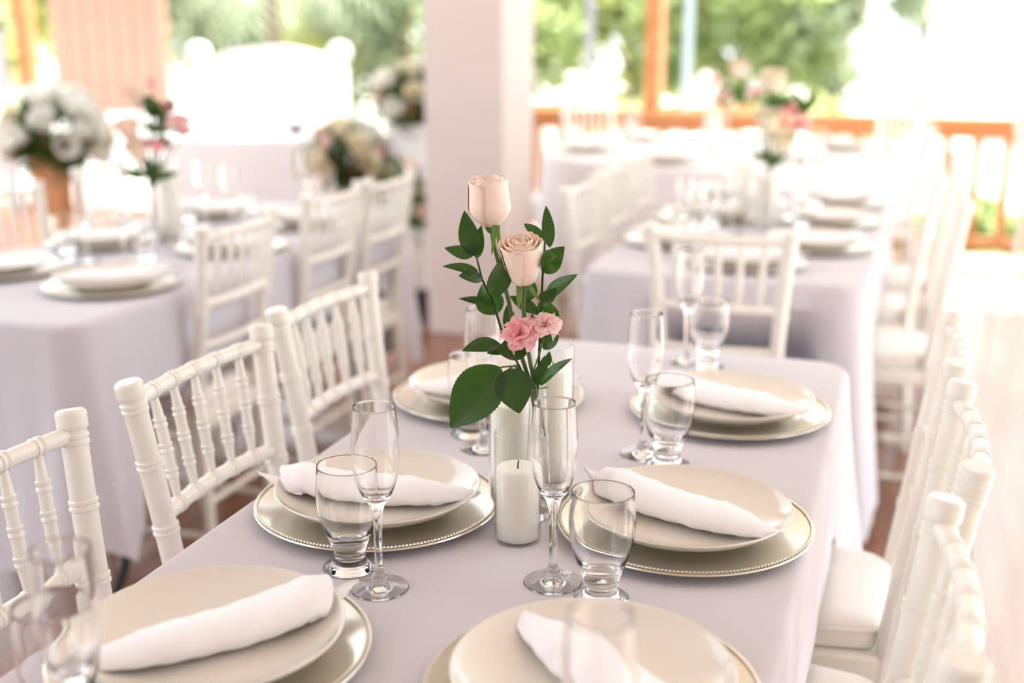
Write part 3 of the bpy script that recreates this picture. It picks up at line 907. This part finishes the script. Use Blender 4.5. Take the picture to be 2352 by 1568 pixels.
for i, (c, ax, R, m, lab) in enumerate((((-0.4625, 1.396, 1.0130), (-0.12, -0.72, 0.66), 0.0200, 'carnation_pink', 'deep pink ruffled carnation under the roses of the front bouquet'),
                                         ((-0.4310, 1.404, 1.0255), (0.18, -0.62, 0.75), 0.0160, 'carnation_pale', 'pale pink ruffled carnation right of the deep pink one'))):
    t = empty('carnation', (VX, VY, vz), 0, lab, 'carnation', 'carnations of the front bouquet')
    c2 = Vector(c)+Vector((-VX, -VY, -vz))
    st_ = STEMS['carnation_stem'][1-i]
    axv = Vector(ax).normalized()
    b0 = c2 - axv*0.006
    link('calyx', MB().lathe([(0, -0.016), (0.0035, -0.015), (0.0048, -0.006), (0.006, 0.004), (0, 0.006)], 12).mesh('calyx', 'sepal'), t, b0, rot_to(ax))
    pts = [b0 - axv*0.014] + [Vector(p)+Vector((-VX, -VY, -vz)) for p in st_[1:]]
    link('stem', MB().tube(pts, 0.0013, 6).mesh('stem', 'sepal'), t)
    for mb in carnation_builders(R*1.12, 3+i):
        o = link('petal', mb.mesh('petal', m), t, b0, rot_to(ax))
    cars.append(t)
sprigs = []
for i, lab in enumerate(('dark green ruscus sprig leaning left in the front bouquet', 'dark green ruscus sprig on the right of the front bouquet')):
    t = empty('ruscus_sprig', (VX, VY, vz), 0, lab, 'sprig', 'ruscus sprigs of the front bouquet')
    pts = [Vector(p)+Vector((-VX, -VY, -vz)) for p in STEMS['ruscus_stem'][i]]
    link('stem', MB().tube(pts, [0.0012]+[0.0016]*(len(pts)-1), 6).mesh('stem', 'ruscus'), t)
    sprigs.append(t)
for p in STEMS['leaf_stalk']:
    link('leaf_stalk', MB().tube([Vector(q)+Vector((-VX, -VY, -vz)) for q in p], 0.0012, 6).mesh('stalk', 'stem'), roses[1])
rl = random.Random(21)
for k, (kind, B, T, w) in enumerate(LEAVES):
    o3 = Vector((-VX, -VY, -vz))
    n = camdir + Vector((rl.uniform(-.35, .35), rl.uniform(-.25, .15), rl.uniform(-.35, .35)))
    if kind == 'd': n = camdir + Vector((-0.1, 0, 0.1))
    mb = leaf_builder(Vector(B)+o3, Vector(T)+o3, w*1.18, n, bend={'r': 0.10, 'd': 0.06, 's': 0.12}[kind], fold={'r': 0.22, 'd': 0.24, 's': 0.3}[kind], shape='s' if kind == 's' else 'r', twist=rl.uniform(-.4, .4) if kind == 'r' else 0.1, serr=(kind == 'd'))
    if kind == 'd': par, nm, m = roses[1], 'leaf', 'roseleaf'
    elif kind == 's': par, nm, m = (roses[1] if B[2] < 1.1 else roses[0]), 'sepal', 'sepal'
    else:
        par = sprigs[0] if B[0] < -0.462 else sprigs[1]
        nm, m = 'leaf', 'ruscus'
    link(nm, mb.mesh(nm, m), par)

# ---- flowers of the other arrangements: one mesh per bloom
def bloom_mesh(name, m, R, H, kind, seed):
    mb = MB()
    rnd = random.Random(seed)
    for n, rs, hs, w, fl in [(3, 0.25, 0.95, 1.25, 0), (4, 0.5, 0.97, 1.0, 0.05), (5, 0.76, 0.98, 0.85, 0.1), (5, 1.0, 1.0, 0.85, 0.16)]:
        ph = rnd.uniform(0, 6.28)
        for k in range(n): petal_grid(mb, ph+2*PI*k/n, R*rs, H*hs, w, fl, kind, 0.002, 0, rnd.random(), 5, 6)
    return mb.mesh(name, m)
BL = {c: bloom_mesh('rose_bloom', m, 0.033, 0.058, 'open', i) for i, (c, m) in enumerate((('b', 'rose_blush'), ('c', 'rose_cream'), ('w', 'rose_white')))}
def carn_mesh(m, R, seed):
    mb = MB()
    for b in carnation_builders(R, seed, 13): mb.add(b.v, b.f)
    return mb.mesh('carnation_bloom', m)
BL['p'] = carn_mesh('carnation_pink', 0.032, 5)
BL['q'] = carn_mesh('carnation_pale', 0.032, 6)
NMS = {'b': 'rose', 'c': 'rose', 'w': 'rose', 'p': 'carnation', 'q': 'carnation'}
def posy(base, blooms, greens, label, cat, vase_label, vase_h=0.18):
    """loose bouquet in a bud vase: blooms (kind, point), greens (points)"""
    bx, by, bz = base
    if vase_label:
        link('bud_vase', MB().slathe([(0, 0), (0.026, 0), (0.027, 0.002), (0.020, 0.04), (0.015, 0.11), (0.0125, vase_h-0.004), (0.0135, vase_h), (0.0122, vase_h), (0.011, vase_h-0.004), (0.013, 0.11), (0.018, 0.04), (0.02, 0.008), (0, 0.007)], 28).mesh('bud_vase', 'glass'), None, base, label=vase_label, cat='vase', group='bud vases')
    t = empty('bouquet', base, 0, label, cat, 'table bouquets')
    neck = Vector((0, 0, vase_h-0.005))
    for i, (k, p, s) in enumerate(blooms):
        q = Vector(p)-Vector(base)
        ax = (q-neck*0.6).normalized()*0.6 + Vector((0.05, -0.35, 0.5))
        o = link(NMS[k], BL[k], t, q, rot_to(ax)); o.scale = (s, s, s)
        st0 = Vector((random.uniform(-.004, .004), random.uniform(-.004, .004), 0.03))
        link('stem', MB().tube([st0, neck, neck.lerp(q, 0.5)+Vector((0, 0, 0.01)), q], 0.0025, 6).mesh('stem', 'stem'), t)
    rr = random.Random(len(greens))
    for p in greens:
        q = Vector(p)-Vector(base)
        for j in range(5):
            dv = Vector((rr.uniform(-1, 1), rr.uniform(-.7, .5), rr.uniform(-.3, 1))).normalized()*rr.uniform(0.05, 0.085)
            link('leaf', leaf_builder(q, q+dv, 0.03, Vector((rr.uniform(-.4, .6), -0.8, 0.5)), 0.1, 0.2).mesh('leaf', 'greens'), t)
        link('stem', MB().tube([neck*0.3, neck, q], 0.002, 6).mesh('stem', 'stem'), t)
    return t
L3 = (-2.135, 3.0, 0.7604)
posy(L3, [('b', (-2.158, 3.0, 1.165), 1.0), ('b', (-2.179, 2.98, 1.07), 1.0), ('b', (-2.145, 2.97, 1.01), 1.0), ('p', (-2.08, 3.03, 1.150), 0.9), ('q', (-2.035, 3.01, 1.115), 1.1), ('p', (-2.045, 3.05, 1.085), 0.9), ('p', (-2.077, 2.96, 1.05), 0.7), ('p', (-2.124, 3.02, 1.225), 0.5), ('q', (-2.20, 3.03, 1.10), 0.6)],
     [(-2.112, 3, 1.13), (-2.086, 3, 1.09), (-2.12, 3, 1.06), (-2.165, 3.0, 0.955), (-2.12, 3.0, 0.955), (-2.10, 3.02, 1.15)],
     'bouquet of blush roses and pink carnations on the left table', 'bouquet', 'clear bud vase holding the bouquet on the left table', 0.16)
T3 = (-0.462, 3.97, 0.7604)
posy(T3, [('c', (-0.464, 3.97, 1.185), 1.15), ('c', (-0.470, 3.94, 1.06), 1.25), ('c', (-0.425, 3.94, 0.995), 1.2), ('p', (-0.405, 3.97, 1.12), 1.1), ('p', (-0.373, 3.99, 1.07), 0.9), ('q', (-0.522, 4.0, 1.17), 0.8)],
     [(-0.44, 3.97, 1.13), (-0.46, 3.97, 0.96), (-0.36, 3.99, 1.12)],
     'bouquet of cream roses and pink carnations on the second table', 'bouquet', 'clear bud vase holding the bouquet on the second table', 0.17)
RT = (-0.99, 6.40, 0.7604)
posy(RT, [('q', (-1.05, 6.40, 1.10), 1.3), ('b', (-0.93, 6.40, 1.13), 1.3), ('q', (-0.99, 6.37, 1.03), 1.2), ('w', (-0.86, 6.43, 1.05), 1.2)],
     [(-0.97, 6.4, 1.04), (-1.02, 6.4, 1.0), (-0.92, 6.4, 1.0)],
     'pale pink and peach bouquet on the round table', 'bouquet', 'clear bud vase holding the bouquet on the round table', 0.17)

def arrangement(c, rad, kinds, n, s, label, seed, greens=420):
    """dense mound of blooms and foliage"""
    t = empty('flower_arrangement', (c[0], c[1], c[2]-rad[2]*0.55), 0, label, 'flowers', 'large flower arrangements')
    rr = random.Random(seed)
    o = Vector((0, 0, rad[2]*0.55))
    for i in range(n):
        z = 1 - 1.45*(i+0.5)/n
        a = i*2.399 + rr.uniform(-.3, .3)
        r = math.sqrt(max(0, 1-z*z))
        q = Vector((r*math.cos(a)*rad[0], r*math.sin(a)*rad[1], z*rad[2]))*rr.uniform(0.88, 1.08)
        ax = Vector((q.x/rad[0], q.y/rad[1], q.z/rad[2]+0.3))
        k = rr.choice(kinds)
        b = link(NMS[k], BL[k], t, q*0.9+o, rot_to(ax)); sc = s*rr.uniform(0.85, 1.2); b.scale = (sc, sc, sc)
    mb = MB()
    for i in range(greens):
        d_ = Vector((rr.gauss(0, 1), rr.gauss(0, 1), rr.gauss(-0.1, 1))).normalized()
        q = Vector((d_.x*rad[0], d_.y*rad[1], d_.z*rad[2]))*rr.uniform(0.4, 1.02)+o
        dv = (d_+Vector((rr.uniform(-.7, .7), rr.uniform(-.7, .7), rr.uniform(-.5, .6)))).normalized()*rr.uniform(0.05, 0.10)
        b = leaf_builder(q, q+dv, 0.035, Vector((rr.uniform(-1, 1), rr.uniform(-1, 0.3), rr.uniform(0, 1))), 0.1, 0.2)
        mb.add(b.v, b.f)
    link('foliage', mb.mesh('foliage', 'greens'), t, kind='stuff')
    link('basket', MB().lathe([(0, 0), (rad[0]*0.36, 0), (rad[0]*0.5, rad[2]*0.5), (rad[0]*0.46, rad[2]*0.5), (0, rad[2]*0.2)], 24).mesh('basket', 'terracotta'), t)
    return t
arrangement((-3.79, 4.60, 0.905), (0.19, 0.16, 0.165), 'wwwwc', 22, 1.75, 'mound of white roses at the left edge behind the left table', 31)
arrangement((-2.93, 5.90, 0.665), (0.235, 0.2, 0.185), 'bcwqcw', 30, 1.55, 'low mound of cream and pink roses beside the head table', 32, 600)
arrangement((-2.58, 6.02, 0.985), (0.17, 0.16, 0.185), 'bcwqc', 20, 1.45, 'tall arrangement of pink and cream roses left of the white column', 33)
arrangement((-2.50, 5.62, 0.50), (0.11, 0.10, 0.20), 'bcq', 7, 1.0, 'trailing cream roses with dark leaves low beside the white column', 34, 200)

def plinth(x, y, w, h, m, label):
    t = empty('plinth', (x, y, 0), 0, label, 'plinth', 'plinths under the flowers')
    bevel(link('shaft', boxm('shaft', m, -w/2, w/2, -w/2, w/2, 0.03, h-0.03), t), 0.005)
    bevel(link('top_slab', boxm('top', m, -w/2-.015, w/2+.015, -w/2-.015, w/2+.015, h-0.03, h), t), 0.005)
    bevel(link('foot_slab', boxm('foot', m, -w/2-.015, w/2+.015, -w/2-.015, w/2+.015, 0, 0.03), t), 0.005)
plinth(-3.79, 4.60, 0.12, 0.81, 'railwood', 'orange wooden pedestal under the mound of white roses')
plinth(-2.93, 5.90, 0.26, 0.56, 'whitepaint', 'white plinth under the low mound of pink and cream roses')
plinth(-2.58, 6.02, 0.24, 0.88, 'whitepaint', 'tall white plinth under the arrangement left of the column')
plinth(-2.50, 5.62, 0.16, 0.385, 'whitepaint', 'small white plinth under the trailing roses by the column')

# small things near the column and on the head table
up = empty('uplight', (-2.215, 5.20, 0), 0, 'small black uplight on the floor at the foot of the column', 'lamp')
link('base', boxm('uplight_base', 'blackplastic', -0.05, 0.05, -0.05, 0.05, 0, 0.02), up)
link('yoke', MB().tube([(-0.045, 0, 0.02), (-0.045, 0, 0.10), (0.045, 0, 0.10), (0.045, 0, 0.02)], 0.006, 8).mesh('yoke', 'blackplastic'), up)
link('lamp_can', MB().lathe([(0, 0.03), (0.030, 0.03), (0.036, 0.05), (0.038, 0.155), (0.034, 0.155), (0.032, 0.14), (0, 0.14)], 24).mesh('can', 'blackplastic'), up)
link('bowl', MB().lathe([(0, 0), (0.03, 0), (0.035, 0.006), (0.06, 0.03), (0.07, 0.055), (0.066, 0.055), (0.055, 0.03), (0.03, 0.012), (0, 0.01)], 28).mesh('bowl', 'darkware'), None, (-3.56, 6.46, 0.7604), label='small dark bowl on the head table', cat='bowl')

# ------------------------------------------------------------------ white sofa outside
so = empty('sofa', (-4.28, 7.30, 0.0), math.radians(14.5), 'high-backed white sofa behind the head table', 'sofa')
def cushion_box(name, x0, x1, y0, y1, z0, z1, par, w=0.04, m='upholstery'):
    return bevel(link(name, MB().box(x0, x1, y0, y1, z0, z1).mesh(name, m, True), par), w, 4)
cushion_box('seat', -0.46, 0.46, -0.32, 0.26, 0.22, 0.46, so)
cushion_box('backrest', -0.50, 0.50, 0.20, 0.34, 0.30, 1.16, so)
bk = MB()
N = 24
vs = []
for i in range(N+1):
    x = -0.42 + 0.84*i/N
    h = 1.16 + 0.09*math.sin(PI*i/N)**0.7
    for y in (0.21, 0.33):
        vs += [(x, y, 1.1), (x, y, h)]
fs = []
for i in range(N):
    a = i*4; b = a+4
    fs += [(a, b, b+1, a+1), (a+2, a+3, b+3, b+2), (a+1, b+1, b+3, a+3)]
link('crest', bk.add(vs, fs).mesh('crest', 'upholstery'), so)
for s in (-1, 1):
    cushion_box('arm', s*0.54-0.07, s*0.54+0.07, -0.33, 0.24, 0.20, 0.66, so)
    link('back_stile', MB().lathe([(0, 0.0), (0.055, 0.0), (0.055, 1.10), (0.045, 1.13), (0.075, 1.17), (0.085, 1.21), (0.07, 1.25), (0.04, 1.275), (0, 1.28)], 24).mesh('stile', 'upholstery'), so, (s*0.50, 0.27, 0))
    for y in (-0.27, 0.22):
        link('leg', MB().lathe([(0, 0), (0.02, 0), (0.028, 0.10), (0.03, 0.22), (0, 0.22)], 12).mesh('leg', 'upholstery'), so, (s*0.42, y, 0))
    cushion_box('seat_cushion', s*0.225-0.215, s*0.225+0.215, -0.31, 0.18, 0.46, 0.56, so)

# ------------------------------------------------------------------ the garden
link('lawn', MB().box(-2.4, 9, 8.05, 11.5, -0.25, -0.235).mesh('lawn', 'lawn', False), kind='structure')
def leaf_cloud(rr, n, rad, size, hollow=0.35, clumps=14):
    mb = MB()
    cs = []
    for i in range(clumps):
        d_ = Vector((rr.gauss(0, 1), rr.gauss(0, 1), rr.gauss(0, 1))).normalized()*rr.uniform(hollow, 0.95)
        cs.append((d_, rr.uniform(0.22, 0.42)))
    for i in range(n):
        c, cr = cs[rr.randrange(clumps)]
        d_ = c + Vector((rr.gauss(0, 1), rr.gauss(0, 1), rr.gauss(0, 1)))*cr*0.5
        p = Vector((d_.x*rad[0], d_.y*rad[1], d_.z*rad[2]))
        a = Vector((rr.gauss(0, 1), rr.gauss(0, 1), rr.gauss(0, 0.7))).normalized()
        b = a.cross(Vector((rr.gauss(0, 1), rr.gauss(0, 1), rr.gauss(0, 1)))).normalized()
        L = size*rr.uniform(0.6, 1.3)
        mb.add([p-a*L*0.5, p+b*L*0.28, p+a*L*0.5, p-b*L*0.28], [(0, 1, 2, 3)])
    return mb
def tree(x, y, zc, rad, n, size, m, label, seed, name='tree', cat='tree', group='garden trees', trunk=0.09, z0=-0.25):
    t = empty(name, (x, y, z0), 0, label, cat, group)
    rr = random.Random(seed)
    h = zc - z0
    link('trunk', MB().tube([(0, 0, 0), (0.05, 0.02, h*0.4), (-0.03, 0, h*0.8), (0, 0, h)], [trunk, trunk*0.8, trunk*0.6, trunk*0.4], 10).mesh('trunk', 'bark'), t)
    for k in range(4):
        a = rr.uniform(0, 6.28)
        link('branch', MB().tube([(0, 0, h*0.55), (rad[0]*0.3*math.cos(a), rad[1]*0.3*math.sin(a), h*0.9), (rad[0]*0.6*math.cos(a), rad[1]*0.6*math.sin(a), h+rad[2]*0.3)], [trunk*0.4, trunk*0.3, trunk*0.15], 8).mesh('branch', 'bark'), t)
    link('foliage', leaf_cloud(rr, n, rad, size).mesh('foliage', m, False), t, (0, 0, h), kind='stuff')
def shrub(x, y, r, h, m, label, seed, n=900, size=0.09):
    t = empty('shrub', (x, y, -0.25), 0, label, 'shrub', 'garden shrubs')
    rr = random.Random(seed)
    for k in range(3):
        a = rr.uniform(0, 6.28)
        link('stem', MB().tube([(0, 0, 0), (r*0.3*math.cos(a), r*0.3*math.sin(a), h*0.7)], 0.012, 6).mesh('stem', 'bark'), t)
    link('foliage', leaf_cloud(rr, n, (r, r, h*0.5), size).mesh('foliage', m, False), t, (0, 0, h*0.5+0.02), kind='stuff')
tree(-5.6, 16.5, 1.45, (1.3, 1.2, 1.35), 3800, 0.20, 'tree_a', 'leafy garden tree just right of the white column', 41)
tree(-4.1, 17.5, 1.45, (1.5, 1.3, 1.4), 4400, 0.20, 'tree_b', 'leafy garden tree between the column and the wooden post', 42)
tree(-2.7, 17.0, 1.40, (1.35, 1.3, 1.25), 4000, 0.20, 'tree_a', 'leafy garden tree just right of the wooden post', 43)
tree(-1.3, 17.8, 1.50, (1.2, 1.2, 1.15), 3400, 0.20, 'tree_c', 'grey-green garden tree above the second table', 44)
tree(-0.1, 20.0, 2.3, (1.1, 1.0, 0.75), 1500, 0.20, 'tree_c', 'thin grey-green tree against the white sky at the right', 45)
tree(1.95, 20.0, 1.5, (0.7, 0.6, 0.9), 700, 0.18, 'tree_c', 'pale tree at the right edge against the white sky', 46)
tree(-7.4, 17.0, 1.6, (1.3, 1.2, 1.5), 3600, 0.20, 'tree_c', 'grey-green tree left of the white column', 47)
tree(-9.0, 18.0, 1.7, (1.4, 1.2, 1.5), 3600, 0.20, 'tree_b', 'yellow-green tree above the white sofa', 48)
tree(-10.6, 16.5, 1.8, (1.2, 1.2, 1.3), 3000, 0.20, 'tree_c', 'grey-green tree right of the peach garden house', 49)
tree(-13.2, 15.0, 1.8, (1.1, 1.2, 1.3), 2400, 0.20, 'tree_b', 'yellow-green tree at the far left beyond the wooden post', 50)
shrub(-0.7, 13.0, 0.75, 1.0, 'tree_b', 'yellow-green shrub above the railing on the right', 51, 1500, 0.11)
shrub(-1.5, 13.4, 0.6, 0.85, 'tree_b', 'yellow-green shrub behind the bouquet of the second table', 52, 1200, 0.11)
shrub(-3.2, 13.2, 0.6, 0.9, 'tree_b', 'yellow-green shrub behind the railing left of the wooden post', 53, 1200, 0.11)
shrub(0.15, 9.0, 0.36, 0.50, 'tree_a', 'low green shrub behind the balusters, left of the right-hand chairs', 54, 800)
shrub(0.62, 8.9, 0.36, 0.52, 'tree_a', 'low green shrub behind the balusters at the right', 55, 800)
shrub(1.15, 9.1, 0.36, 0.50, 'tree_a', 'low green shrub at the right edge behind the balusters', 56, 800)
shrub(-0.30, 9.2, 0.30, 0.36, 'tree_b', 'small light green shrub behind the railing near the round table', 57, 600)

# palm left of the column
pm = empty('palm', (-8.0, 14.0, -0.25), 0, 'grey-green palm with drooping fronds above the head table', 'palm')
link('trunk', MB().tube([(0, 0, 0), (0.05, 0, 1.2), (0.0, 0, 2.3)], [0.13, 0.11, 0.10], 12).mesh('trunk', 'bark'), pm)
rr = random.Random(77)
for k in range(15):
    a = k*2.399; el = rr.uniform(0.1, 0.9); L = rr.uniform(1.3, 1.7)
    mb = MB(); sp = []
    for i in range(13):
        t_ = i/12
        rad_ = L*t_*math.cos(el*(1-0.3*t_)); zz = 2.3 + L*(math.sin(el)*t_ - 0.85*t_*t_)
        sp.append(Vector((rad_*math.cos(a), rad_*math.sin(a), zz)))
    mb.tube(sp, [0.015-0.001*i for i in range(13)], 6)
    for i in range(2, 12):
        ax = (sp[i+1]-sp[i]).normalized(); sd = ax.cross(Vector((0, 0, 1))).normalized()
        for s in (-1, 1):
            tip = sp[i] + sd*s*0.42*math.sin(PI*i/14+0.25) + ax*0.18 - Vector((0, 0, 0.16))
            mb.add([sp[i]-ax*0.03, sp[i]+ax*0.03, tip], [(0, 1, 2)])
    link('frond', mb.mesh('frond', 'tree_c', False), pm)

# peach garden house, low wall and lamp posts
hs = empty('garden_house', (-9.95, 13.4, -0.25), math.radians(33), 'peach board-clad garden house at the upper left', 'building')
bd = MB().box(-0.088, 0.088, -0.02, 0.02, 0.35, 2.6).mesh('board', 'peachboard', False)
for i in range(7): link('board', bd, hs, (-0.57+i*0.19, -0.85, 0))
link('wall', boxm('house_wall', 'peachboard', -0.66, 0.66, -0.83, 0.8, 0.0, 2.6), hs)
link('base_course', boxm('base_course', 'whitepaint', -0.70, 0.70, -0.90, 0.85, 0, 0.6), hs)
link('roof', MB().add([(-1.0, -1.3, 2.5), (1.0, -1.3, 2.5), (1.0, 1.2, 2.5), (-1.0, 1.2, 2.5), (-1.0, 0, 3.4), (1.0, 0, 3.4)], [(0, 1, 5, 4), (2, 3, 4, 5), (0, 4, 3), (1, 2, 5), (3, 2, 1, 0)]).mesh('roof', 'rooftile', False), hs)
gw = empty('garden_wall', (-3.6, 15.2, -0.25), 0, 'low white garden wall with terracotta coping beyond the railing', 'wall')
link('wall_body', boxm('wall_body', 'whitepaint', -2.2, 2.6, -0.1, 0.1, 0, 0.52), gw)
for i in range(16): bevel(link('coping_tile', boxm('coping', 'terracotta', -0.142, 0.142, -0.15, 0.15, 0.52, 0.66), gw, (-2.05+i*0.3, 0, 0)), 0.01)
def lamp_post(x, y, m, label):
    t = empty('lamp_post', (x, y, -0.25), 0, label, 'lamp post', 'garden lamp posts')
    link('pole', MB().lathe([(0, 0), (0.09, 0), (0.09, 0.06), (0.042, 0.10), (0.038, 3.4), (0, 3.4)], 16).mesh('pole', m), t)
    link('lantern', MB().lathe([(0, 3.38), (0.08, 3.4), (0.14, 3.65), (0.17, 3.70), (0.06, 3.85), (0, 3.87)], 12).mesh('lantern', m), t)
lamp_post(-3.02, 11.2, 'greymetal', 'grey metal lamp post between the column and the wooden post')
lamp_post(-2.24, 12.0, 'bluemetal', 'pale blue-grey metal pole just right of the wooden post')
